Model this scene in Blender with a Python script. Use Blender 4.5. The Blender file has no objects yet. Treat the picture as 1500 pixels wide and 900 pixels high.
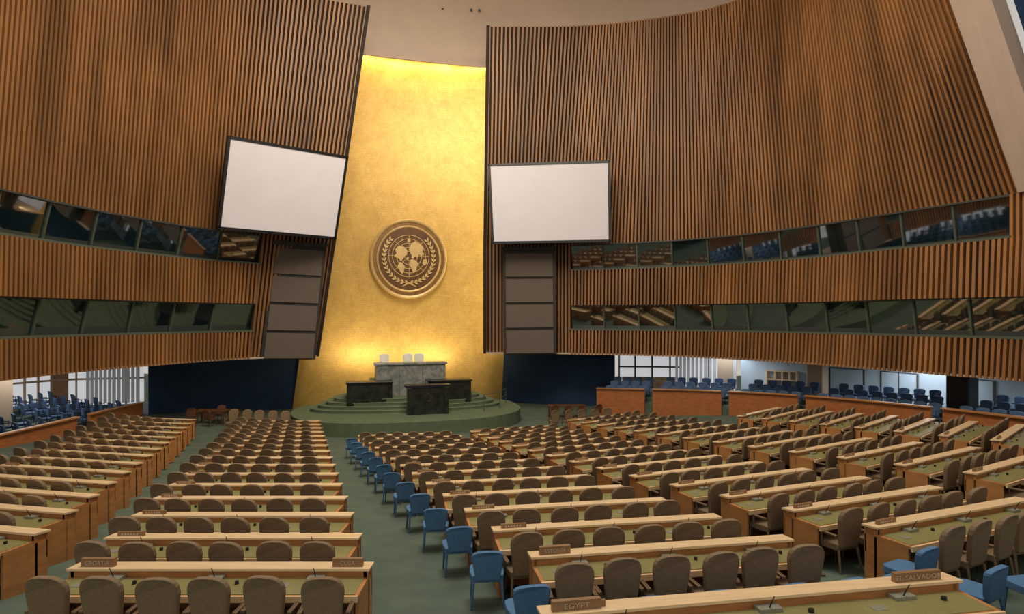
import bpy, bmesh, math, random
from mathutils import Vector, Matrix
random.seed(4)
sc = bpy.context.scene
try:
    sc.view_settings.view_transform = 'Standard'
except Exception: pass

# ------------------------------------------------------------ materials
def mat(name, col, rough=0.6, metal=0.0, var=0.0, scale=5.0, stretch=(1,1,1), emit=None, es=0.0, ior=None, bump=0.0, coords='Object', var2=0.0):
    m = bpy.data.materials.new(name); m.use_nodes = True
    nt = m.node_tree; b = nt.nodes['Principled BSDF']
    b.inputs['Base Color'].default_value = (*col, 1)
    b.inputs['Roughness'].default_value = rough
    b.inputs['Metallic'].default_value = metal
    if ior: b.inputs['IOR'].default_value = ior
    if emit:
        b.inputs['Emission Color'].default_value = (*emit, 1)
        b.inputs['Emission Strength'].default_value = es
    if var > 0:
        tc = nt.nodes.new('ShaderNodeTexCoord'); mp = nt.nodes.new('ShaderNodeMapping')
        mp.inputs['Scale'].default_value = stretch
        nz = nt.nodes.new('ShaderNodeTexNoise'); nz.inputs['Scale'].default_value = scale
        nz.inputs['Detail'].default_value = 4
        cr = nt.nodes.new('ShaderNodeValToRGB')
        cr.color_ramp.elements[0].position = 0.3; cr.color_ramp.elements[1].position = 0.7
        cr.color_ramp.elements[0].color = (*[c*(1-var) for c in col], 1)
        cr.color_ramp.elements[1].color = (*[min(1, c*(1+var)) for c in col], 1)
        nt.links.new(tc.outputs[coords], mp.inputs['Vector']); nt.links.new(mp.outputs['Vector'], nz.inputs['Vector'])
        nt.links.new(nz.outputs['Fac'], cr.inputs['Fac'])
        last = cr.outputs['Color']
        if var2 > 0:
            n2 = nt.nodes.new('ShaderNodeTexNoise'); n2.inputs['Scale'].default_value = 0.22; n2.inputs['Detail'].default_value = 2
            c2 = nt.nodes.new('ShaderNodeValToRGB'); c2.color_ramp.elements[0].position=0.35; c2.color_ramp.elements[1].position=0.65
            c2.color_ramp.elements[0].color=(1-var2,1-var2,1-var2*0.8,1); c2.color_ramp.elements[1].color=(1+var2,1+var2,1+var2,1)
            nt.links.new(tc.outputs[coords], n2.inputs['Vector']); nt.links.new(n2.outputs['Fac'], c2.inputs['Fac'])
            mx = nt.nodes.new('ShaderNodeMix'); mx.data_type='RGBA'; mx.blend_type='MULTIPLY'; mx.inputs[0].default_value=1.0
            nt.links.new(last, mx.inputs[6]); nt.links.new(c2.outputs['Color'], mx.inputs[7]); last = mx.outputs[2]
        nt.links.new(last, b.inputs['Base Color'])
        if bump > 0:
            bp = nt.nodes.new('ShaderNodeBump'); bp.inputs['Strength'].default_value = bump
            nt.links.new(nz.outputs['Fac'], bp.inputs['Height']); nt.links.new(bp.outputs['Normal'], b.inputs['Normal'])
    return m

M_slat = mat('slat_wood', (0.285,0.128,0.043), 0.5, var=0.32, scale=0.9, stretch=(1,1,0.12), var2=0.16)
M_slatback = mat('slat_backing', (0.018,0.008,0.004), 0.8, var=0.2, scale=2)
M_orange = mat('desk_wood', (0.48,0.21,0.068), 0.4, var=0.18, scale=3, stretch=(1,1,4))
M_parapet = mat('parapet_wood', (0.40,0.14,0.045), 0.4, var=0.18, scale=3, stretch=(1,1,4))
M_strip = mat('ledge_wood', (0.84,0.60,0.34), 0.35, var=0.10, scale=4, stretch=(0.5,6,6))
M_olive = mat('desk_leather', (0.26,0.24,0.09), 0.36, var=0.12, scale=2)
M_tan = mat('chair_fabric', (0.225,0.15,0.082), 0.85, var=0.12, scale=30)
M_chleg = mat('chair_leg', (0.12,0.06,0.025), 0.5)
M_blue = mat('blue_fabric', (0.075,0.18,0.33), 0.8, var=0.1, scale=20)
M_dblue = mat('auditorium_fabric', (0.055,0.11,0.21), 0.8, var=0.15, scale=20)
M_carpet = mat('carpet_green', (0.09,0.125,0.09), 0.95, var=0.16, scale=1.5, bump=0.05)
M_carpet2 = mat('podium_carpet', (0.11,0.15,0.085), 0.95, var=0.12, scale=3)
M_nose = mat('step_nosing', (0.36,0.38,0.26), 0.6)
M_beige = mat('plaster_beige', (0.56,0.43,0.35), 0.7, var=0.04, scale=1)
M_col = mat('column_beige', (0.50,0.38,0.27), 0.6, var=0.05, scale=1)
M_navy = mat('navy_wall', (0.006,0.035,0.10), 0.7, var=0.15, scale=1)
M_black = mat('black_metal', (0.008,0.008,0.01), 0.4)
M_screen = mat('screen_white', (0.72,0.69,0.75), 0.8, var=0.02, scale=1)
M_spk = mat('speaker_grille', (0.14,0.11,0.09), 0.8, var=0.2, scale=60)
M_spkf = mat('speaker_frame', (0.03,0.024,0.02), 0.6)
M_glass = mat('booth_glass', (0.006,0.014,0.016), 0.03, ior=3.2)
M_mull = mat('mullion_metal', (0.09,0.11,0.08), 0.4)
M_booth = mat('booth_frame', (0.05,0.05,0.045), 0.6)
M_lblue = mat('pale_blue_wall', (0.44,0.53,0.62), 0.6, var=0.04, scale=1)
M_bright = mat('daylight_glass', (0.5,0.55,0.6), 0.3, emit=(0.92,0.93,0.96), es=0.48)
M_blind = mat('blind_fabric', (0.42,0.43,0.42), 0.8, emit=(0.8,0.85,0.9), es=0.08)
M_white = mat('white_leather', (0.88,0.86,0.78), 0.5)
M_dmarble = mat('dark_marble', (0.018,0.022,0.018), 0.25, var=0.6, scale=3)
M_bronze = mat('bronze', (0.24,0.12,0.035), 0.42, metal=0.4, var=0.2, scale=3)
M_bronzed = mat('bronze_dark', (0.12,0.052,0.016), 0.45, metal=0.3, var=0.2, scale=3)
M_bgold = mat('bronze_gold', (0.62,0.42,0.18), 0.38, metal=0.3, var=0.12, scale=3)
M_plate = mat('plate_tan', (0.28,0.155,0.07), 0.5)
M_text = mat('plate_text', (0.50,0.40,0.28), 0.5)
M_console = mat('console_grey', (0.26,0.25,0.19), 0.4)
M_brownch = mat('brown_chair', (0.12,0.045,0.018), 0.5, var=0.1, scale=5)
M_lobby = mat('lobby_wood', (0.40,0.24,0.13), 0.6, var=0.2, scale=2)

def marble():
    m = mat('green_grey_marble', (0.3,0.32,0.28), 0.3)
    nt = m.node_tree; b = nt.nodes['Principled BSDF']
    tc = nt.nodes.new('ShaderNodeTexCoord'); nz = nt.nodes.new('ShaderNodeTexNoise')
    nz.inputs['Scale'].default_value = 1.4; nz.inputs['Detail'].default_value = 8; nz.inputs['Distortion'].default_value = 2.2
    cr = nt.nodes.new('ShaderNodeValToRGB')
    cr.color_ramp.elements[0].position=0.35; cr.color_ramp.elements[0].color=(0.15,0.17,0.15,1)
    cr.color_ramp.elements[1].position=0.65; cr.color_ramp.elements[1].color=(0.34,0.34,0.31,1)
    nt.links.new(tc.outputs['Object'], nz.inputs['Vector']); nt.links.new(nz.outputs['Fac'], cr.inputs['Fac'])
    nt.links.new(cr.outputs['Color'], b.inputs['Base Color']); return m
M_marble = marble()
def gold():
    m = mat('gold_leaf', (0.75,0.45,0.06), 0.40, metal=0.4)
    nt = m.node_tree; b = nt.nodes['Principled BSDF']
    uv = nt.nodes.new('ShaderNodeUVMap')
    br = nt.nodes.new('ShaderNodeTexBrick'); br.inputs['Scale'].default_value = 1.0
    br.inputs['Brick Width'].default_value=0.14; br.inputs['Row Height'].default_value=0.14
    br.inputs['Mortar Size'].default_value=0.008; br.offset = 0.0
    br.inputs['Color1'].default_value=(0.77,0.50,0.15,1); br.inputs['Color2'].default_value=(0.71,0.445,0.125,1)
    br.inputs['Mortar'].default_value=(0.62,0.385,0.10,1)
    nz = nt.nodes.new('ShaderNodeTexNoise'); nz.inputs['Scale'].default_value=0.8; nz.inputs['Detail'].default_value=12; nz.inputs['Roughness'].default_value=0.85
    mx = nt.nodes.new('ShaderNodeMix'); mx.data_type='RGBA'; mx.blend_type='MULTIPLY'; mx.inputs[0].default_value=0.8
    cr = nt.nodes.new('ShaderNodeValToRGB'); cr.color_ramp.elements[0].position=0.34; cr.color_ramp.elements[0].color=(0.66,0.61,0.52,1)
    cr.color_ramp.elements[1].position=0.64; cr.color_ramp.elements[1].color=(1.05,1.04,1.03,1)
    nt.links.new(uv.outputs['UV'], br.inputs['Vector']); nt.links.new(uv.outputs['UV'], nz.inputs['Vector'])
    nt.links.new(nz.outputs['Fac'], cr.inputs['Fac'])
    nt.links.new(br.outputs['Color'], mx.inputs[6]); nt.links.new(cr.outputs['Color'], mx.inputs[7])
    nt.links.new(mx.outputs[2], b.inputs['Base Color'])
    bp = nt.nodes.new('ShaderNodeBump'); bp.inputs['Strength'].default_value=0.3; bp.inputs['Distance'].default_value=0.05
    nt.links.new(nz.outputs['Fac'], bp.inputs['Height']); nt.links.new(bp.outputs['Normal'], b.inputs['Normal'])
    return m
M_gold = gold()

# ------------------------------------------------------------ mesh builder
class MB:
    def __init__(s): s.v=[]; s.f=[]; s.mi=[]; s.mats=[]; s.T=Matrix.Identity(4)
    def m(s, mt):
        if mt not in s.mats: s.mats.append(mt)
        return s.mats.index(mt)
    def poly(s, pts, mt):
        n=len(s.v); s.v += [tuple(s.T @ Vector(p)) for p in pts]; s.f.append(tuple(range(n,n+len(pts)))); s.mi.append(s.m(mt))
    def hexa(s, p, mt):
        n=len(s.v); s.v += [tuple(s.T @ Vector(q)) for q in p]
        k=s.m(mt)
        for f in ((3,2,1,0),(4,5,6,7),(0,1,5,4),(1,2,6,5),(2,3,7,6),(3,0,4,7)):
            s.f.append(tuple(n+i for i in f)); s.mi.append(k)
    def box(s, x0,x1,y0,y1,z0,z1, mt, R=None):
        p=[(x0,y0,z0),(x1,y0,z0),(x1,y1,z0),(x0,y1,z0),(x0,y0,z1),(x1,y0,z1),(x1,y1,z1),(x0,y1,z1)]
        if R is not None:
            c=Vector(((x0+x1)/2,(y0+y1)/2,(z0+z1)/2)); p=[tuple(R@(Vector(q)-c)+c) for q in p]
        s.hexa(p, mt)
    def prism(s, pts, z0, z1, mt, mtop=None):
        n=len(s.v); k=len(pts)
        s.v += [tuple(s.T @ Vector((p[0],p[1],z0))) for p in pts]+[tuple(s.T @ Vector((p[0],p[1],z1))) for p in pts]
        a=s.m(mt); b=s.m(mtop or mt)
        s.f.append(tuple(range(n+k-1,n-1,-1))); s.mi.append(a)
        s.f.append(tuple(range(n+k,n+2*k))); s.mi.append(b)
        for i in range(k):
            j=(i+1)%k; s.f.append((n+i,n+j,n+k+j,n+k+i)); s.mi.append(a)
    def prismY(s, pts, y0, y1, mt, fn=None):
        n=len(s.v); k=len(pts); a=s.m(mt); fn = fn or (lambda x,z:0)
        s.v += [tuple(s.T @ Vector((p[0],y0+fn(*p),p[1]))) for p in pts]+[tuple(s.T @ Vector((p[0],y1+fn(*p),p[1]))) for p in pts]
        s.f.append(tuple(range(n,n+k))); s.mi.append(a)
        s.f.append(tuple(range(n+2*k-1,n+k-1,-1))); s.mi.append(a)
        for i in range(k):
            j=(i+1)%k; s.f.append((n+j,n+i,n+k+i,n+k+j)); s.mi.append(a)
    def tube(s, a, b, r0, r1, mt, seg=8):
        a=Vector(a); b=Vector(b); d=(b-a).normalized(); u=d.orthogonal().normalized(); w=d.cross(u)
        n=len(s.v); k=s.m(mt)
        for c,r in ((a,r0),(b,r1)):
            for i in range(seg):
                t=2*math.pi*i/seg; s.v.append(tuple(s.T @ (c+u*math.cos(t)*r+w*math.sin(t)*r)))
        for i in range(seg):
            j=(i+1)%seg; s.f.append((n+i,n+j,n+seg+j,n+seg+i)); s.mi.append(k)
        s.f.append(tuple(range(n+seg-1,n-1,-1))); s.mi.append(k); s.f.append(tuple(range(n+seg,n+2*seg))); s.mi.append(k)
    def ringY(s, R, r, y, mt, seg=64, rs=8, cx=0, cz=0, ey=1.0):
        n=len(s.v); k=s.m(mt)
        for i in range(seg):
            t=2*math.pi*i/seg
            for j in range(rs):
                q=2*math.pi*j/rs; rr=R+r*math.cos(q)
                s.v.append(tuple(s.T @ Vector((cx+rr*math.cos(t), y+ey*r*math.sin(q), cz+rr*math.sin(t)))))
        for i in range(seg):
            for j in range(rs):
                i2=(i+1)%seg; j2=(j+1)%rs
                s.f.append((n+i*rs+j,n+i2*rs+j,n+i2*rs+j2,n+i*rs+j2)); s.mi.append(k)
    def mesh(s, name, smooth=False, bevel=0):
        me=bpy.data.meshes.new(name); me.from_pydata(s.v,[],s.f)
        for mt in s.mats: me.materials.append(mt)
        for p,i in zip(me.polygons,s.mi): p.material_index=i
        me.update()
        bm=bmesh.new(); bm.from_mesh(me)
        bmesh.ops.recalc_face_normals(bm, faces=bm.faces)
        if bevel>0:
            bmesh.ops.bevel(bm, geom=[e for e in bm.edges if len(e.link_faces)==2 and e.calc_face_angle(0)>0.7], offset=bevel, segments=2, profile=0.5, affect='EDGES')
        bm.to_mesh(me); bm.free()
        if smooth:
            for p in me.polygons: p.use_smooth=True
        return me
    def obj(s, name, **k):
        return add(name, s.mesh(name, **k))
def add(name, data, loc=(0,0,0), rz=0.0, parent=None, scale=None):
    o=bpy.data.objects.new(name, data); sc.collection.objects.link(o); o.location=loc; o.rotation_euler=(0,0,rz)
    if scale: o.scale=scale
    if parent: o.parent=parent
    return o

# ------------------------------------------------------------ floor
C0=Vector((-4.5,38.0))
def floor_z(x,y):
    r=math.hypot(x-C0.x,y-C0.y)
    return -4.02-0.094*(30.2-max(r,10.2))
b=MB(); NX,NY=90,80
x0,x1,y0,y1=-34,34,-6,48
for j in range(NY+1):
    for i in range(NX+1):
        x=x0+(x1-x0)*i/NX; y=y0+(y1-y0)*j/NY; b.v.append((x,y,floor_z(x,y)))
k=b.m(M_carpet)
for j in range(NY):
    for i in range(NX):
        n=j*(NX+1)+i; b.f.append((n,n+1,n+NX+2,n+NX+1)); b.mi.append(k)
b.obj('floor', smooth=True)

# ------------------------------------------------------------ curves
def cr(P,t):
    n=len(P); t=max(0,min(n-1-1e-6,t)); i=int(t); f=t-i
    p0=P[max(i-1,0)]; p1=P[i]; p2=P[i+1]; p3=P[min(i+2,n-1)]
    return tuple(0.5*((2*b_)+(-a_+c_)*f+(2*a_-5*b_+4*c_-d_)*f*f+(-a_+3*b_-3*c_+d_)*f**3) for a_,b_,c_,d_ in zip(p0,p1,p2,p3))
RL=[(-1.6,39.0),(3.6,38.4),(9.9,35.8),(13.2,32.6),(15,30),(16.3,27),(17.5,24.4),(18.5,22.3),(19.5,18),(20,12),(20.2,5)]
RH=[(-1.35,37.4),(4.4,37.3),(9.8,36),(12.9,34),(14.3,31),(14.6,28),(14.3,25),(13.9,22.3),(14.4,17),(14.8,11),(15,5)]
LL=[(-11.6,36.1),(-14.5,34.1),(-16.2,31.9),(-17.6,28.5),(-18.5,25.3),(-18.8,22),(-18.8,16),(-18.6,9),(-18.4,4)]
LH=[(-8.3,35.0),(-12.0,33.4),(-14.2,31),(-15.5,27.5),(-16.2,24.2),(-16.4,21),(-16.4,15.5),(-16.2,9),(-16,4)]
ZT=17.7
def SR(t,z,off=0.0):
    a=cr(RL,t); h=cr(RH,t); f=max(0,(z-4.5)/(ZT-4.5)); return _off(RL,RH,t,f,off,a,h,z)
def SL(t,z,off=0.0):
    a=cr(LL,t); h=cr(LH,t); f=(z+2.3)/(ZT+2.3); return _off(LL,LH,t,f,off,a,h,z)
def tang(P,Q,t,f):
    e=0.02; a=[cr(P,t+e)[i]*(1-f)+cr(Q,t+e)[i]*f for i in (0,1)]; c=[cr(P,t-e)[i]*(1-f)+cr(Q,t-e)[i]*f for i in (0,1)]
    if t-e<0: c=[cr(P,0)[i]*(1-f)+cr(Q,0)[i]*f for i in (0,1)]
    v=Vector((a[0]-c[0],a[1]-c[1])); return v.normalized()
def _off(P,Q,t,f,off,a,h,z):
    p=Vector((a[0]*(1-f)+h[0]*f, a[1]*(1-f)+h[1]*f))
    T=tang(P,Q,t,f); N=Vector((-T.y,T.x))
    if N.dot(Vector((-2,18))-p)<0: N=-N
    p=p+N*off
    return Vector((p.x,p.y,z)), T
def arclist(S,t0,t1,sp,z):
    n=int((t1-t0)*200)+2; ts=[t0+(t1-t0)*i/(n-1) for i in range(n)]; L=[0]; pp=S(ts[0],z)[0]
    for t in ts[1:]:
        q=S(t,z)[0]; L.append(L[-1]+(q-pp).length); pp=q
    N=max(1,round(L[-1]/sp)); out=[]; j=0
    for i in range(N+1):
        d=L[-1]*i/N
        while j<len(L)-2 and L[j+1]<d: j+=1
        out.append(ts[j]+(ts[j+1]-ts[j])*((d-L[j])/max(1e-9,L[j+1]-L[j])))
    return out
def slats(b,S,t0,t1,zs,sp=0.215,w=0.11,d=0.16,base=0.0,skipfirst=False,lean=0.0):
    tl=arclist(S,t0,t1,sp,zs[0])
    for t in tl[(1 if skipfirst else 0):]:
        for za,zb in zip(zs[:-1],zs[1:]):
            ring=[]
            for z in (za,zb):
                p,T=S(t,z,base); q,_=S(t,z,base+d+lean*(zb-z)/(zb-za)); T3=Vector((T.x,T.y,0))*w/2
                ring.append([p-T3,p+T3,q+T3,q-T3])
            b.hexa(ring[0]+ring[1],M_slat)
def backing(b,S,t0,t1,zs,mt,off=0.0,thick=0.12):
    tl=arclist(S,t0,t1,0.8,zs[0])
    for ta,tb in zip(tl[:-1],tl[1:]):
        for za,zb in zip(zs[:-1],zs[1:]):
            g=lambda t,z,o:S(t,z,off+o)[0]
            b.hexa([g(ta,za,0),g(tb,za,0),g(tb,za,-thick),g(ta,za,-thick),g(ta,zb,0),g(tb,zb,0),g(tb,zb,-thick),g(ta,zb,-thick)],mt)

def side_wall(S,tw,tu,tend,name,zs_full,upper_end):
    b=MB()
    slats(b,S,0.0,tw,zs_full); backing(b,S,0.0,tw,zs_full,M_slatback)
    slats(b,S,tw,upper_end,[4.5,ZT],skipfirst=True); backing(b,S,tw,upper_end,[4.5,11,ZT],M_slatback)
    for za,zb in ((0.75,2.9),(-2.3,-0.8)):
        slats(b,S,tw,tend,[za,zb],d=0.26,base=0.06,skipfirst=True,lean=0.12); backing(b,S,tw,tend,[za,zb],M_slatback,off=0.06)
    slats(b,S,tu,tend,[2.9,4.5]); backing(b,S,tu,tend,[2.9,4.5],M_slatback)
    o=b.obj(name)
    for nm,za,zb,tt in (('a',2.9,4.5,tu),('b',-0.8,0.75,tend)):
        b=MB(); tl=arclist(S,tw,tt,2.15,za)
        for ta,tb in zip(tl[:-1],tl[1:]):
            pa,_=S(ta,za,-0.30); pb,_=S(tb,za,-0.30); qa,_=S(ta,zb,-0.02); qb,_=S(tb,zb,-0.02)
            b.poly([pa,pb,qb,qa],M_glass)
            for z,o1,o2,h,mt in ((za,-0.3,0.25,0.09,M_mull),(zb-0.06,-0.45,0.15,0.08,M_booth)):
                g=lambda t,o,zz:Vector((*S(t,za,o)[0].xy,zz)) if z==za else Vector((*S(t,zb,o)[0].xy,zz))
                b.hexa([g(ta,o2,z),g(tb,o2,z),g(tb,o1,z),g(ta,o1,z),g(ta,o2,z+h),g(tb,o2,z+h),g(tb,o1,z+h),g(ta,o1,z+h)],mt)
        for t in tl:
            pa,T=S(t,za,-0.29); qa,_=S(t,zb,-0.01); T3=Vector((T.x,T.y,0))*0.035
            N=(S(t,za,0.1)[0]-S(t,za,0)[0]).normalized()*0.08
            b.hexa([pa-T3,pa+T3,pa+T3+N,pa-T3+N,qa-T3,qa+T3,qa+T3+N,qa-T3+N],M_mull)
        b.obj('window_1' if nm=='a' and name.endswith('right') else 'window_2' if name.endswith('right') else 'window_3' if nm=='a' else 'window_4')
side_wall(SR,1.0,6.92,10,'wall_right',[-2.3,4.5,ZT],7.0)
side_wall(SL,1.02,8,8,'wall_left',[-2.3,ZT],8)
b=MB(); backing(b,SR,7.03,7.35,[4.5,11,ZT+0.6],M_beige,off=0.35,thick=0.6); b.obj('pillar_right')
b=MB(); backing(b,SR,7.36,10,[4.5,11,ZT+0.6],M_navy,off=-0.5,thick=0.2); b.obj('wall_upper_right')
b=MB()
for t in (7.6,7.9,8.2):
    p=SR(t,14.0,0.0)[0]; q=SR(t+0.12,11.2,0.0)[0]
    b.tube(p,q,0.35,0.25,M_white,12)
b.obj('stage_light_bank', smooth=False)
b=MB()
for S in (SR,SL):
    for za,zb in ((-2.3,4.5),(4.5,ZT)):
        pts=[]
        for z in (za,zb):
            p,T=S(0,z,0.2); q,_=S(0,z,-0.5); T3=Vector((T.x,T.y,0))*0.1
            pts+= [p-T3*2,p,q,q-T3*2]
        b.hexa(pts,M_slatback)
b.obj('trim_1')

# ------------------------------------------------------------ gold wall
GA=Vector((-14.0,39.4)); GB=Vector((-0.4,43.0)); GT0=Vector((-11.0,39.9)); GT1=Vector((-0.9,42.4))
gn=Vector((-0.257,0.966))
def G(s,z,bul=1.0):
    f=(z+5.3)/(17.6+5.3); a=GA.lerp(GT0,f); c=GB.lerp(GT1,f); p=a.lerp(c,s)+gn*bul*(1-(2*s-1)**2); return Vector((p.x,p.y,z))
me=bpy.data.meshes.new('wall_gold'); vs=[];fs=[];uvs=[]
NS,NZ=32,8
for j in range(NZ+1):
    for i in range(NS+1):
        z=-6.0+(17.9+6.0)*j/NZ; vs.append(tuple(G(i/NS,z))); uvs.append((13.8*i/NS,z))
for j in range(NZ):
    for i in range(NS):
        n=j*(NS+1)+i; fs.append((n,n+1,n+NS+2,n+NS+1))
me.from_pydata(vs,[],fs); ul=me.uv_layers.new(name='UVMap')
for l in me.loops: ul.data[l.index].uv=uvs[l.vertex_index]
me.materials.append(M_gold)
for p in me.polygons: p.use_smooth=True
add('wall_gold',me)

b=MB()
ring=[(-34,30),(-26,35),(-16,38.3),(-12,38.3),(-7.2,39.8),(-1.0,41.2),(5,40.3),(12,38.5),(20,34),(30,28)]
def ceilrow(shift,z):
    return [Vector((cr(ring,i*9/60)[0]*(1-0.012*shift), cr(ring,i*9/60)[1]-shift, z)) for i in range(61)]
rows=[ceilrow(0,16.75),ceilrow(0.05,17.3),ceilrow(0.5,18.4),ceilrow(1.6,19.6),ceilrow(3.5,20.7),ceilrow(7,21.8),ceilrow(13,22.8),ceilrow(22,23.3),ceilrow(27,23.4)]
k=b.m(M_beige)
for r in rows: b.v+= [tuple(v) for v in r]
for j in range(len(rows)-1):
    for i in range(60):
        n=j*61+i; b.f.append((n,n+1,n+62,n+61)); b.mi.append(k)
b.obj('ceiling', smooth=True)
b=MB()
for i in range(60):
    a=ceilrow(0,16.7)[i]; c=ceilrow(0,16.7)[i+1]; o=Vector((0,-0.12,0)); h=Vector((0,0,0.14))
    b.hexa([a+o,c+o,c,a,a+o+h,c+o+h,c+h,a+h],M_beige)
b.obj('trim_2')
b=MB()
for x,y in ((-5.3,38.75),(-4.4,38.95),(-2.6,39.15),(-2.1,39.2)):
    b.tube((x,y,19.6),(x,y+0.35,19.78),0.08,0.08,M_black,12)
b.obj('ceiling_downlight_cluster')

# ------------------------------------------------------------ emblem
b=MB()
R=2.75
def disc(b,r,y,mt,seg=64,yb=None):
    b.prismY([(r*math.cos(2*math.pi*i/seg),r*math.sin(2*math.pi*i/seg)) for i in range(seg)],y,(yb if yb is not None else y+0.1),mt)
disc(b,R-0.05,0.0,M_bronze,yb=0.9)
b.ringY(R-0.10,0.12,-0.02,M_bgold)
b.ringY(R-0.52,0.08,-0.04,M_bgold)
disc(b,R-0.56,-0.06,M_bronzed,yb=0.05)
def flat(b,pts,y,mt,th=0.06): b.prismY(pts,y,y+th,mt)
b.T=Matrix.Diagonal((1.2,1,1.2,1))@Matrix.Translation((0,0,0.04))
gc=0.13
for r in (0.26,0.5,0.74,0.98,1.2): b.ringY(r,0.022,-0.08,M_bgold,seg=48,rs=6,cz=gc)
for a in range(8):
    t=a*math.pi/4; b.tube((0.26*math.cos(t),-0.08,gc+0.26*math.sin(t)),(1.2*math.cos(t),-0.08,gc+1.2*math.sin(t)),0.018,0.018,M_bgold,6)
conts=[[(-.12,.05),(-.1,.3),(-.3,.52),(-.62,.58),(-.82,.35),(-.75,.12),(-.88,-.05),(-.62,-.16),(-.5,-.34),(-.36,-.18),(-.24,-.02)],
       [(-.56,-.36),(-.4,-.42),(-.26,-.6),(-.3,-.86),(-.42,-1.05),(-.56,-.86),(-.7,-.62)],
       [(.06,.16),(.0,.42),(.12,.7),(.36,.86),(.62,.72),(.85,.5),(.8,.26),(.92,.1),(.7,-.02),(.6,.1),(.5,-.1),(.36,.0),(.26,-.14),(.12,-.1),(.16,.04)],
       [(.06,-.24),(.24,-.2),(.44,-.28),(.56,-.44),(.46,-.6),(.42,-.84),(.26,-1.0),(.16,-.76),(.0,-.5)],
       [(.84,-.2),(1.04,-.16),(1.08,-.42),(.92,-.55),(.78,-.42)],[(-.16,-.08),(-.02,-.04),(-.04,-.2),(-.14,-.22)],[(-.1,.8),(.08,.82),(.06,.98),(-.08,.96)]]
for c in conts: flat(b,[(x,z+gc) for x,z in c],-0.13,M_bgold,0.08)
for sgn in (-1,1):
    prev=None
    for i in range(15):
        t=math.radians(-98+i*9.8); x=sgn*1.47*math.cos(t); z=gc+1.47*math.sin(t)-0.08
        if prev: b.tube((prev[0],-0.1,prev[1]),(x,-0.1,z),0.03,0.025,M_bgold,6)
        prev=(x,z)
        if i>0:
            for side in (-1,1):
                dx,dz=-sgn*math.sin(t),math.cos(t)
                nx,nz=sgn*math.cos(t),math.sin(t)
                ex,ez=(dx*0.85+side*nx*0.5),(dz*0.85+side*nz*0.5); L=0.28
                px,pz=-ez*0.055,ex*0.055
                flat(b,[(x,z),(x+ex*L*.5+px,z+ez*L*.5+pz),(x+ex*L,z+ez*L),(x+ex*L*.5-px,z+ez*L*.5-pz)],-0.14,M_bgold,0.06)
    b.tube((sgn*0.2,-0.1,-1.38),(-sgn*0.4,-0.1,-1.62),0.035,0.03,M_bgold,6)
em=b.obj('round_wall_emblem')
p=G(0.487,3.95,0.50); em.location=p; em.rotation_euler=(0,0,math.radians(15)); em.scale=(0.94,0.94,0.98)

# ------------------------------------------------------------ screens and speakers
def quadpanel(name,c,frame=0.14,th=0.22,mt=M_screen,br_l=0.8):
    tl,tr,br,bl=[Vector(q) for q in c]; n=((tr-tl).cross(bl-tl)).normalized()
    if n.y>0: n=-n
    br=br-n*((br-tl).dot(n))
    b=MB(); back=-n*th
    b.hexa([bl+back,br+back,br,bl,tl+back,tr+back,tr,tl],M_black)
    W=(tr-tl).length; H=(tl-bl).length; fu=frame/W; fv=frame/H
    def ins(u,v,o=0.03): return (bl.lerp(br,u)).lerp(tl.lerp(tr,u),v)+n*o
    b.poly([ins(fu,fv),ins(1-fu,fv),ins(1-fu,1-fv),ins(fu,1-fv)],mt)
    for (u0,u1,v0,v1) in ((0,1,0,fv),(0,1,1-fv,1),(0,fu,0,1),(1-fu,1,0,1)):
        q=[(u0,v0),(u1,v0),(u1,v1),(u0,v1)]; q3=[ins(u,v,0) for u,v in q]
        b.hexa([x for x in q3]+[x+n*0.07 for x in q3],M_black)
    for u in (0.2,0.8):
        for v in (0.3,0.7):
            s_=ins(u,v,-th); b.tube(s_,s_+Vector((0,br_l,0)),0.06,0.06,M_black,6)
    return b.obj(name)
def PX(px,py,D): return ((px-750)/900*D, D, (465-py)/900*D)
quadpanel('projection_screen',[(-13.83,29.9,8.84),(-9.12,34.2,8.96),(-9.9,34.3,4.34),(-14.4,30.0,4.3)])
quadpanel('projection_screen',[(-1.42,36.5,9.1),(5.73,35.9,9.17),(5.78,35.9,4.4),(-1.2,36.5,4.36)])
def speaker(name,c):
    tl,tr,br,bl=[Vector(q) for q in c]; n=((tr-tl).cross(bl-tl)).normalized()
    if n.y>0: n=-n
    b=MB(); q=[bl,br,tr,tl]
    b.hexa([x-n*0.5 for x in q]+[x for x in q],M_spkf)
    for i in range(4):
        v0=(i+0.05)/4; v1=(i+0.95)/4
        q=[(0.05,v0),(0.95,v0),(0.95,v1),(0.05,v1)]; q3=[(bl.lerp(br,u)).lerp(tl.lerp(tr,u),v*0.95) for u,v in q]
        b.hexa([x for x in q3]+[x+n*0.08 for x in q3],M_spk)
    q=[bl.lerp(tl,.965)+(br-bl)*-0.02, br.lerp(tr,.965), tr.lerp(tl,-0.03), tl.lerp(tr,-0.03)]
    b.hexa([x for x in q]+[x+n*0.2 for x in q],M_spkf)
    return b.obj(name)
speaker('loudspeaker_column',[PX(402,352,34.2),PX(478,358,35.3),PX(462,527,35.3),PX(382,527,34.2)])
speaker('loudspeaker_column',[PX(737,362,38.0),PX(813,362,37.7),PX(815,519,37.7),PX(738,520,38.0)])

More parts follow.
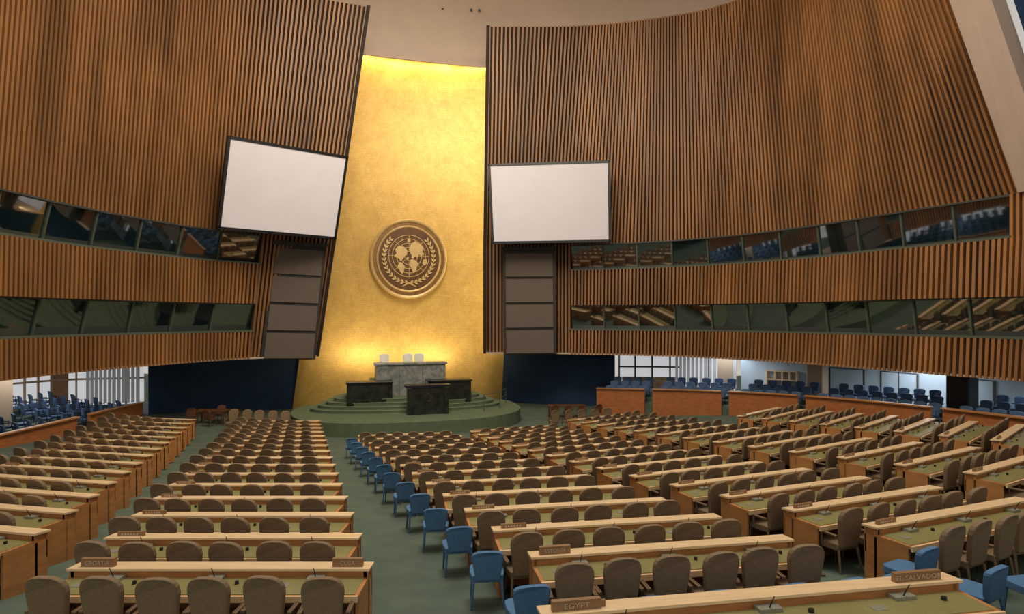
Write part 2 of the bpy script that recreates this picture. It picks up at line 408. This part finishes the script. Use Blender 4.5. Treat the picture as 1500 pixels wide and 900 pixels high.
# ------------------------------------------------------------ under-gallery shells
BR=[(-0.9,43.1),(3,41.3),(6.8,40.6),(12,39.6),(17.5,35.7),(20.8,30.5),(22.6,24),(23.5,17),(24,9)]
BL=[(-13.3,39.9),(-17.2,37.3),(-20.0,33.8),(-23.8,32.3),(-25.5,28),(-26,22),(-26,14),(-25.8,6)]
def curvewall(b,P,t0,t1,z0,z1,mt,inset=0.0,n=12,thick=0.15):
    def pt(t,o):
        p=Vector(cr(P,t)); e=0.02; T=(Vector(cr(P,t+e))-Vector(cr(P,max(0,t-e)))).normalized(); N=Vector((-T.y,T.x))
        if N.dot(Vector((-2,20))-p)<0: N=-N
        return p+N*o
    for i in range(n):
        ta=t0+(t1-t0)*i/n; tb=t0+(t1-t0)*(i+1)/n
        a,c,d,e=pt(ta,inset),pt(tb,inset),pt(tb,inset-thick),pt(ta,inset-thick)
        b.hexa([(*a,z0),(*c,z0),(*d,z0),(*e,z0),(*a,z1),(*c,z1),(*d,z1),(*e,z1)],mt)
b=MB(); curvewall(b,BR,0,2.0,-6.2,-2.25,M_navy,n=10); curvewall(b,BL,0,2.0,-6.2,-2.25,M_navy,n=10); b.obj('wall_navy')
b=MB(); curvewall(b,BR,2.0,3.4,-6,-4.6,M_lblue); curvewall(b,BR,3.4,8,-6,-2.25,M_lblue,n=20); b.obj('wall_gallery_right')
b=MB(); curvewall(b,BR,2.05,3.35,-4.6,-2.25,M_bright)
for i in range(14):
    t=2.75+i*0.045; curvewall(b,BR,t,t+0.03,-4.4,-2.3,M_blind,inset=0.2,n=1,thick=0.03)
for i in range(7): t=2.05+i*0.21; curvewall(b,BR,t,t+0.02,-4.6,-2.3,M_booth,inset=0.12,n=1,thick=0.1)
curvewall(b,BR,2.05,2.8,-3.3,-3.2,M_booth,inset=0.12,thick=0.1)
curvewall(b,BR,2.1,2.75,-4.6,-3.9,M_lobby,inset=0.1,thick=0.05); b.obj('window_5')
b=MB(); curvewall(b,BL,2.0,7,-6,-4.7,M_lblue,n=14); b.obj('wall_gallery_left')
b=MB(); curvewall(b,BL,2.05,7,-4.7,-2.25,M_bright,n=20)
for i in range(34): t=2.1+i*0.14; curvewall(b,BL,t,t+0.02,-4.7,-2.3,M_col,inset=0.12,n=1,thick=0.1)
for i in range(6): t=2.9+i*0.7; curvewall(b,BL,t,t+0.2,-4.7,-2.9,M_lobby,inset=0.1,n=1,thick=0.05)
curvewall(b,BL,2.05,7,-3.35,-3.25,M_col,inset=0.12,thick=0.1,n=20)
for i in range(12): t=2.1+i*0.05; curvewall(b,BL,t,t+0.035,-4.6,-2.3,M_blind,inset=0.25,n=1,thick=0.03)
b.obj('window_6')
def door(t,name):
    b=MB()
    curvewall(b,BR,t,t+0.30,-5.2,-2.9,M_lblue,inset=0.06,n=1,thick=0.05)
    for tt in (t,t+0.15,t+0.30): curvewall(b,BR,tt-0.006,tt+0.006,-5.2,-2.85,M_booth,inset=0.08,n=1,thick=0.05)
    curvewall(b,BR,t,t+0.30,-2.9,-2.85,M_booth,inset=0.08,n=1,thick=0.05)
    curvewall(b,BR,t+0.03,t+0.27,-4.1,-4.03,M_mull,inset=0.14,n=1,thick=0.04)
    b.obj(name)
for i,t in enumerate((4.15,4.6,5.15,5.7)): door(t,'door_%d'%(i+1))
b=MB()
curvewall(b,BR,3.62,3.88,-3.25,-3.2,M_strip,inset=0.4,n=1,thick=0.35); curvewall(b,BR,3.62,3.88,-3.75,-3.7,M_strip,inset=0.4,n=1,thick=0.35)
for tt in (3.62,3.69,3.75,3.81,3.87): curvewall(b,BR,tt,tt+0.01,-4.6,-3.2,M_strip,inset=0.4,n=1,thick=0.35)
b.obj('wooden_shelf_rack')
def soffit(S,P,name,flip):
    b=MB(); n=40; tm=(len(P)-1); ts=(10 if flip else 8)
    for i in range(n):
        a0=S(ts*i/n,-2.3,0.35)[0]; a1=S(ts*(i+1)/n,-2.3,0.35)[0]; c0=cr(P,tm*i/n); c1=cr(P,tm*(i+1)/n)
        z=-2.3
        b.hexa([(a0.x,a0.y,z),(a1.x,a1.y,z),(*c1,z),(*c0,z),(a0.x,a0.y,z+0.08),(a1.x,a1.y,z+0.08),(*c1,z+0.08),(*c0,z+0.08)],M_beige)
    b.obj(name)
soffit(SR,BR,'ceiling_gallery_right',True); soffit(SL,BL,'ceiling_gallery_left',False)
def column(x,y,w,d,mt,rz=0.0):
    b=MB(); zf=floor_z(x,y)
    pts=[(-w/2,-d/2+.05),(-w/2+.05,-d/2),(w/2-.05,-d/2),(w/2,-d/2+.05),(w/2,d/2-.05),(w/2-.05,d/2),(-w/2+.05,d/2),(-w/2,d/2-.05)]
    b.prism(pts,zf,-2.3,mt); b.box(-w/2-.03,w/2+.03,-d/2-.03,d/2+.03,zf,zf+0.15,mt)
    o=b.obj('column'); o.location=(x,y,0); o.rotation_euler=(0,0,rz)
column(12.9,37.2,0.75,0.6,M_col,-0.6); column(16.7,33.6,0.9,0.7,M_col,-0.9); column(19.2,26.2,0.9,0.8,M_black,-1.1); column(-22.3,27.0,0.5,0.5,M_col,0.9)

PR=[(5,36.3),(10,34.0),(13.2,31.4),(15.5,28),(17.2,23.5),(18.2,18),(18.6,11)]
def uu(x,y): return -0.34*x+0.94*y
def partop(x,y): return -3.58-0.038*(uu(x,y)-15.8)
def platz(x,y): return partop(x,y)-0.85
def offp(P,t,o):
    p=Vector(cr(P,t)); e=0.03; T=(Vector(cr(P,t+e))-Vector(cr(P,max(0,t-e)))).normalized(); N=Vector((T.y,-T.x))
    if N.dot(Vector((-2,20))-p)>0: N=-N
    return p+N*o, N
b=MB()
for i in range(30):
    ta=6*i/30; tb=6*(i+1)/30
    for o0,o1,dz in ((0.13,1.5,0),(1.5,2.4,0.18),(2.4,3.7,0.36)):
        a,_=offp(PR,ta,o0); c,_=offp(PR,tb,o0); d,_=offp(PR,tb,o1); e,_=offp(PR,ta,o1)
        pts=[a,c,d,e]; b.hexa([(q.x,q.y,floor_z(*q)) for q in pts]+[(q.x,q.y,platz(*(a if q in (a,e) else c))+dz) for q in pts],M_carpet)
b.obj('gallery_platform_right')
for ta,tb in ((-0.0,0.55),(0.62,1.35),(1.45,2.35),(2.45,3.75),(3.85,5.0),(5.1,6)):
    b=MB(); n=5
    for i in range(n):
        t0_=ta+(tb-ta)*i/n; t1_=ta+(tb-ta)*(i+1)/n
        a,_=offp(PR,t0_,0); c,_=offp(PR,t1_,0); d,_=offp(PR,t1_,0.1); e,_=offp(PR,t0_,0.1); pts=[a,c,d,e]
        b.hexa([(q.x,q.y,floor_z(*q)) for q in pts]+[(q.x,q.y,partop(*q)) for q in pts],M_parapet)
        a,_=offp(PR,t0_,-0.12); c,_=offp(PR,t1_,-0.12); d,_=offp(PR,t1_,0.12); e,_=offp(PR,t0_,0.12); pts=[a,c,d,e]
        b.hexa([(q.x,q.y,partop(*q)) for q in pts]+[(q.x,q.y,partop(*q)+0.06) for q in pts],M_orange)
    b.obj('wooden_parapet')

# ------------------------------------------------------------ chairs
def chair_mesh(name,fab,leg,arms=True,h=1.0,w=0.46,rnd=0.42):
    b=MB()
    z0=0.42; out=[(-w*0.38,z0),(w*0.38,z0)]
    zc=h-w*rnd
    out.append((w*0.47,zc-0.12))
    for i in range(11):
        t=math.pi*i/10; out.append((w*0.5*math.copysign(abs(math.cos(t))**0.75,math.cos(t)),zc+w*rnd*abs(math.sin(t))**0.8))
    out.append((-w*0.47,zc-0.12))
    b.prismY(out,-0.27,-0.19,fab,fn=lambda x,z:0.9*x*x-0.14*(z-z0))
    b.prism([(-.22,-.2),(.22,-.2),(.25,0.0),(.24,.2),(.18,.26),(-.18,.26),(-.24,.2),(-.25,0)],0.37,0.47,fab)
    for sx in (-1,1):
        b.tube((sx*0.2,-0.2,0.38),(sx*0.23,-0.27,-0.02),0.025,0.017,leg,6)
        b.tube((sx*0.2,0.2,0.38),(sx*0.22,0.23,-0.02),0.025,0.017,leg,6)
        if arms:
            b.box(sx*0.27-0.025,sx*0.27+0.025,-0.22,0.10,0.60,0.64,leg)
            b.tube((sx*0.26,0.06,0.4),(sx*0.27,0.07,0.61),0.018,0.018,leg,6)
    return b.mesh(name,bevel=0.012)
ME_ch=chair_mesh('delegate_chair',M_tan,M_chleg,h=1.07,w=0.47)
ME_bl=chair_mesh('blue_side_chair',M_blue,M_black,arms=False,h=0.84,w=0.44,rnd=0.2)
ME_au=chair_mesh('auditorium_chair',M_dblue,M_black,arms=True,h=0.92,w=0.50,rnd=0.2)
ME_wh=chair_mesh('white_leather_chair',M_white,M_chleg,h=1.48,w=0.6,rnd=0.2)
ME_br=chair_mesh('brown_wooden_chair',M_brownch,M_brownch,h=0.9)

# ------------------------------------------------------------ desk
W=3.75
def desk_mesh():
    b=MB(); h=W/2
    b.box(-h,h,-0.62,-0.10,0.72,0.755,M_orange)
    b.box(-h+.05,h-.05,-0.58,-0.13,0.755,0.762,M_olive)
    b.box(-h,h,-0.65,-0.62,0.69,0.765,M_strip)
    b.box(-h,h,-0.10,-0.06,0.0,0.83,M_orange)
    b.box(-h,h,0.08,0.11,0.45,0.83,M_orange)
    R=Matrix.Rotation(math.radians(-4),3,'X')
    b.box(-h-.02,h+.02,-0.13,0.14,0.835,0.865,M_strip,R)
    for x in (-h,-h/3,h/3,h-0.04):
        b.box(x,x+.04,-0.58 if abs(x)>1.5 else -0.30,0.10,0,0.72,M_orange)
    for x in (-h+.02,h-.06): b.box(x,x+.04,-0.1,0.10,0.6,0.84,M_orange)
    for i in range(3):
        x=-h+0.62+i*1.25
        b.box(x-.10,x+.10,-0.24,-0.12,0.762,0.80,M_console)
        b.tube((x,-0.2,0.8),(x,-0.28,0.95),0.007,0.005,M_black,5)
        if i!=1: b.box(x-.40,x-.28,-0.40,-0.28,0.762,0.768,M_console)
        b.tube((x+.32,-0.3,0.762),(x+.32,-0.3,0.80),0.025,0.025,M_black,8)
    for x in (-h+.32,):
        b.box(x-.20,x+.20,-0.02,0.02,0.86,0.93,M_plate)
        for q in range(6): b.box(x-.14+q*.045,x-.115+q*.045,-0.026,-0.02,0.88,0.912,M_text)
    return b.mesh('delegate_desk')
ME_desk=desk_mesh()
def row(xl,yl,ang,chairs=6,anchor='L',scale=1.0,blue_left=False,off=0.64,dz=0.0):
    a=math.radians(ang); d=Vector((math.cos(a),math.sin(a))); n=Vector((-math.sin(a),math.cos(a)))
    c=Vector((xl,yl))+(d*(W/2*scale) if anchor=='L' else -d*(W/2*scale))
    z=floor_z(c.x,c.y)+dz
    dk=add('delegate_desk',ME_desk,(c.x,c.y,z),a,scale=(scale,1,1))
    for i in range(chairs):
        o=(i-(chairs-1)/2)*W*scale/chairs*0.98+random.uniform(-.02,.02); q=c+d*o-n*(off+random.uniform(-.0,.07))
        add('delegate_chair',ME_ch,(q.x,q.y,floor_z(q.x,q.y)),a+random.uniform(-.10,.10))
    if blue_left:
        q=c-d*(W/2*scale+0.20)-n*0.74
        add('blue_side_chair',ME_bl,(q.x,q.y,floor_z(q.x,q.y)),a+random.uniform(-.12,.12))
    return dk,c,a,z
rowsB=[row(-5.55-.497*i,7.8+1.45*i,0) for i in range(16)]
rowsA=[row(-8.86-.53*i,13.6+1.37*i,-12,anchor='R') for i in range(-3,11)]
rowsC=[row(.25-.54*i,8.15+1.40*i,10,blue_left=True) for i in range(13)]
rC=row(0.3,6.2,10,scale=1.28,chairs=0)
rX=row(5.3,5.95,12,scale=0.9,chairs=0,dz=0.0)
rowsD=[row(5.4-.70*i+.0115*i*i,9.25+1.2*i+.008*i*i,22,blue_left=(i<1)) for i in range(14)]
rowsE=[row(9.7-.68*i+.008*i*i,13.0+1.28*i+.006*i*i,31) for i in range(-1,13)]
rowsF=[row(13.4-.52*i,17+1.33*i,42) for i in range(-1,8)]
for i in range(6):
    x=0.85+0.72*i+(0.15 if i>2 else 0); y=6.2+.18*x+.50
    add('blue_side_chair',ME_bl,(x,y,floor_z(x,y)),random.uniform(0.05,0.3))
for x,y,r in ((5.75,7.75,0.5),(6.6,7.85,0.2),(7.4,8.15,0.5),(6.6,7.1,0.3),(7.3,7.3,0.1)):
    add('blue_side_chair',ME_bl,(x,y-0.1,floor_z(x,y-0.1)),r)
def sign(txt,dk,x,w=0.5):
    b=MB(); b.box(-w/2,w/2,-0.03,0.03,0,0.105,M_plate); o=add('name_plate',b.mesh('name_plate'),(x,-0.02,0.865),0,parent=dk)
    c=bpy.data.curves.new('letters','FONT'); c.body=txt; c.size=0.072; c.align_x='CENTER'; c.extrude=0.002
    c.materials.append(M_text); t=add('letters',c,(0,-0.035,0.028),parent=o); t.rotation_euler=(math.pi/2,0,0)
sign('EGYPT',rC[0],-1.6,0.40); sign('EL SALVADOR',rC[0],1.50,0.46)
sign('CROATIA',rowsB[0][0],-1.555,0.42); sign('CUBA',rowsB[0][0],1.6,0.38); sign('ESTONIA',rowsC[0][0],-1.555,0.42)

cols=[Vector(c_) for c_ in ((12.9,37.2),(16.7,33.6),(19.2,26.2))]
for o,dz in ((0.85,0.0),(1.95,0.18),(2.85,0.36)):
    t=0.15
    while t<5.6:
        p,N=offp(PR,t,o)
        base,_=offp(PR,t,0.1)
        if all(abs(t-g)>0.05 for g in (0.6,1.4,2.4,3.8,5.05)) and all((p-c_).length>0.8 for c_ in cols):
            z=platz(*base)+dz
            ang=math.atan2(-N.y,-N.x)-math.pi/2
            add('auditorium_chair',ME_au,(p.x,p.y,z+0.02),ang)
        e=0.05; L=(Vector(cr(PR,t+e))-Vector(cr(PR,t))).length/e
        t+=0.62/L*1.0
b=MB(); LP=-19.1
b.box(-25.6,LP-.12,12,20.5,-6.6,-4.75,M_carpet)
for j in range(5): b.box(-25.2,LP-0.12-j*1.15,20.5,31.6,-6.6,-5.15+0.16*j,M_carpet)
b.obj('gallery_platform_left')
for ya,yb in ((13,21.5),(22.3,27),(27.8,31.8)):
    b=MB(); b.box(LP-.1,LP,ya,yb,floor_z(LP,ya)-.9,-4.42,M_parapet); b.box(LP-.12,LP+.12,ya,yb,-4.42,-4.36,M_orange)
    b.obj('wooden_parapet')
for j in range(5):
    for i in range(17):
        y=21.0+i*0.64
        if i in (9,): continue
        x=-19.75-j*1.15
        if x < -23.3 and y>30.5: continue
        if (Vector((x,y))-Vector((-22.3,27))).length<0.7: continue
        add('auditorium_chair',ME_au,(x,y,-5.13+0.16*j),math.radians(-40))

# ------------------------------------------------------------ podium
PC=Vector((-6.0,35.6)); pa=math.radians(15)
root=bpy.data.objects.new('speakers_podium',None); sc.collection.objects.link(root); root.location=(PC.x,PC.y,0); root.rotation_euler=(0,0,pa)
def ell(rx,ryf,ryb,cx=0,cy=0,n=56,p=0.8):
    o=[]
    for i in range(n):
        t=2*math.pi*i/n; c_,s_=math.cos(t),math.sin(t); ry=ryf if s_<0 else ryb
        o.append((cx+rx*math.copysign(abs(c_)**p,c_),cy+ry*math.copysign(abs(s_)**p,s_)))
    return o
b=MB()
b.prism(ell(6.4,5.3,3.6),-5.9,-5.2,M_carpet2)
for i in range(4):
    zz=-5.2+0.17*i; rx=5.4-0.42*i; rf=2.2-0.3*i
    b.prism(ell(rx,rf,3.4,p=0.9),zz,zz+0.15,M_carpet2); b.prism(ell(rx+.02,rf+.02,3.42,p=0.9),zz+0.15,zz+0.17,M_nose,M_carpet2)
add('stage',b.mesh('stage'),parent=root)
b=MB()
b.box(-2.0,2.0,-0.1,0.35,-4.6,-2.75,M_marble); b.box(-2.1,2.1,-0.18,0.75,-2.75,-2.62,M_marble)
b.box(-2.0,-1.6,0.3,1.6,-4.6,-2.75,M_marble); b.box(1.6,2.0,0.3,1.6,-4.6,-2.75,M_marble)
b.box(-2.3,2.3,0.3,2.6,-4.6,-3.7,M_carpet2)
for x in (-0.68,0.66): b.box(x-.01,x+.01,-0.11,-0.1,-4.5,-2.8,M_black)
add('marble_rostrum',b.mesh('marble_rostrum',bevel=0.02),(0.15,0,0),parent=root)
b=MB()
for s_ in (-1,1):
    b.box(min(s_*1.0,s_*3.45),max(s_*1.0,s_*3.45),-1.25,-0.65,-5.1,-3.66,M_dmarble)
    b.box(min(s_*0.95,s_*3.5),max(s_*0.95,s_*3.5),-1.35,-0.4,-3.66,-3.56,M_black)
    b.box(min(s_*3.0,s_*3.45),max(s_*3.0,s_*3.45),-0.7,0.9,-4.9,-3.66,M_dmarble)
add('side_desk',b.mesh('side_desk',bevel=0.015),parent=root)
b=MB()
b.box(-1.1,1.1,0,0.5,-5.2,-3.75,M_dmarble); b.box(-1.2,1.2,-0.06,0.6,-3.75,-3.62,M_black)
b.box(-1.1,-0.85,-0.08,0,-5.2,-3.75,M_dmarble); b.box(0.85,1.1,-0.08,0,-5.2,-3.75,M_dmarble)
b.ringY(0.2,0.02,0.0,M_bronze,seg=24,rs=6,cz=-4.3)
for x in (-.12,.12): b.tube((x,0.3,-3.62),(x,0.15,-3.3),0.015,0.01,M_black,6)
add('lectern',b.mesh('lectern',bevel=0.012),(0.75,-3.05,0),parent=root)
for x in (-1.3,0.1,0.8): add('white_chair_seat',ME_wh,(x,1.25,-3.68),math.pi+random.uniform(-.1,.1),parent=root)
b=MB()
for x,y in ((3.9,-2.6),(5.0,-1.8),(5.9,0.3)):
    b.tube((x,y,-5.2),(x,y,-4.3),0.025,0.025,M_mull,8)
for p_,q_ in (((3.9,-2.6),(5.0,-1.8)),((5.0,-1.8),(5.9,0.3))):
    for z in (-4.3,-4.7): b.tube((*p_,z),(*q_,z),0.02,0.02,M_mull,8)
add('handrail',b.mesh('handrail'),parent=root)
def table(x,y,z,w=1.6,d=0.8,rz=0):
    b=MB(); b.box(-w/2,w/2,-d/2,d/2,0.70,0.75,M_brownch)
    for sx in (-1,1):
        for sy in (-1,1): b.box(sx*(w/2-.08)-.03,sx*(w/2-.08)+.03,sy*(d/2-.08)-.03,sy*(d/2-.08)+.03,0,0.7,M_brownch)
    add('wooden_table',b.mesh('wooden_table'),(x,y,z),rz)
table(-15.9,32.6,floor_z(-15.9,32.6)); table(3.2,36.0,floor_z(3.2,36.0),2.2)
for x,y,r in ((-16.6,31.9,0.3),(-15.6,31.7,-0.2),(-14.8,32.6,1.4),(-15.9,33.4,3.1),(2.4,35.2,.2),(3.2,35.1,0),(4.0,35.2,-.1),(4.9,35.6,.5)):
    add('brown_wooden_chair',ME_br,(x,y,floor_z(x,y)),r)
for i in range(5): add('delegate_chair',ME_ch,(-14.1+i*0.62,30.9+.12*i,floor_z(-14.1+i*.62,30.9)),math.radians(180+random.uniform(-12,12)))
for i in range(5):
    x=2.2+i*0.7; y=32.2+0.1*i; add('delegate_chair',ME_ch,(x,y,floor_z(x,y)),math.radians(random.uniform(-12,20)))

# ------------------------------------------------------------ lights
def area(name,loc,target,size,energy,col=(1,0.93,0.82),sy=None):
    l=bpy.data.lights.new(name,'AREA'); l.energy=energy; l.color=col; l.size=size
    if sy: l.shape='RECTANGLE'; l.size_y=sy
    o=bpy.data.objects.new(name,l); sc.collection.objects.link(o); o.location=loc
    o.rotation_euler=(Vector(target)-Vector(loc)).to_track_quat('-Z','Y').to_euler(); return o
area('ceiling_light_panel',(0,13,21),(0,13,-5),9,2900,(1,0.93,0.82))
area('ceiling_light_panel',(-3,26,20),(-3,27,-5),8,1100)
area('wall_wash_light',(3,14,17),(13,31,9),5,950,(1,0.80,0.54))
area('wall_wash_light',(-4,14,17),(-16,28,9),5,950,(1,0.80,0.54))
for s in (0.2,0.5,0.8):
    p=G(s,17.6); area('cove_light',(p.x+0.25,p.y-0.75,17.5),(p.x,p.y,14.0),3.6,105,(1,0.78,0.34),0.3)
for s,e in ((0.33,120),(0.60,120)):
    p=G(s,-1.0); area('floor_uplight',(p.x+0.95,p.y-3.1,-3.0),(p.x,p.y,0.4),2.4,e,(1,0.83,0.48),0.8)
area('edge_strip_light',(-0.75,41.0,7),(-2.5,43,7),0.25,330,(1,0.82,0.42),19)
area('gold_wash_light',(-3,26,16),(-7,42,4),4,720,(1,0.88,0.64))
area('gallery_light',(13,37,-2.4),(13,37,-5),3,110,(0.9,0.95,1)); area('gallery_light',(19.5,30,-2.4),(19.5,30,-5),3,130,(0.9,0.95,1)); area('gallery_light',(21,23,-2.4),(21,23,-5),2.5,80,(0.9,0.95,1)); area('gallery_light',(-22,27,-2.4),(-22,27,-5),3,110,(0.97,0.95,0.92))

w=bpy.data.worlds.new('World'); sc.world=w; w.use_nodes=True
w.node_tree.nodes['Background'].inputs[0].default_value=(1,0.94,0.86,1); w.node_tree.nodes['Background'].inputs[1].default_value=0.55

cam=bpy.data.cameras.new('camera'); co=bpy.data.objects.new('camera',cam); sc.collection.objects.link(co)
cam.sensor_width=36; cam.lens=21.6; cam.shift_y=0.01; cam.clip_end=300
co.location=(0,0,0); co.rotation_euler=(math.pi/2,0,0); sc.camera=co
for o in sc.objects:
    if o.parent is None: o.location.z+=6.0
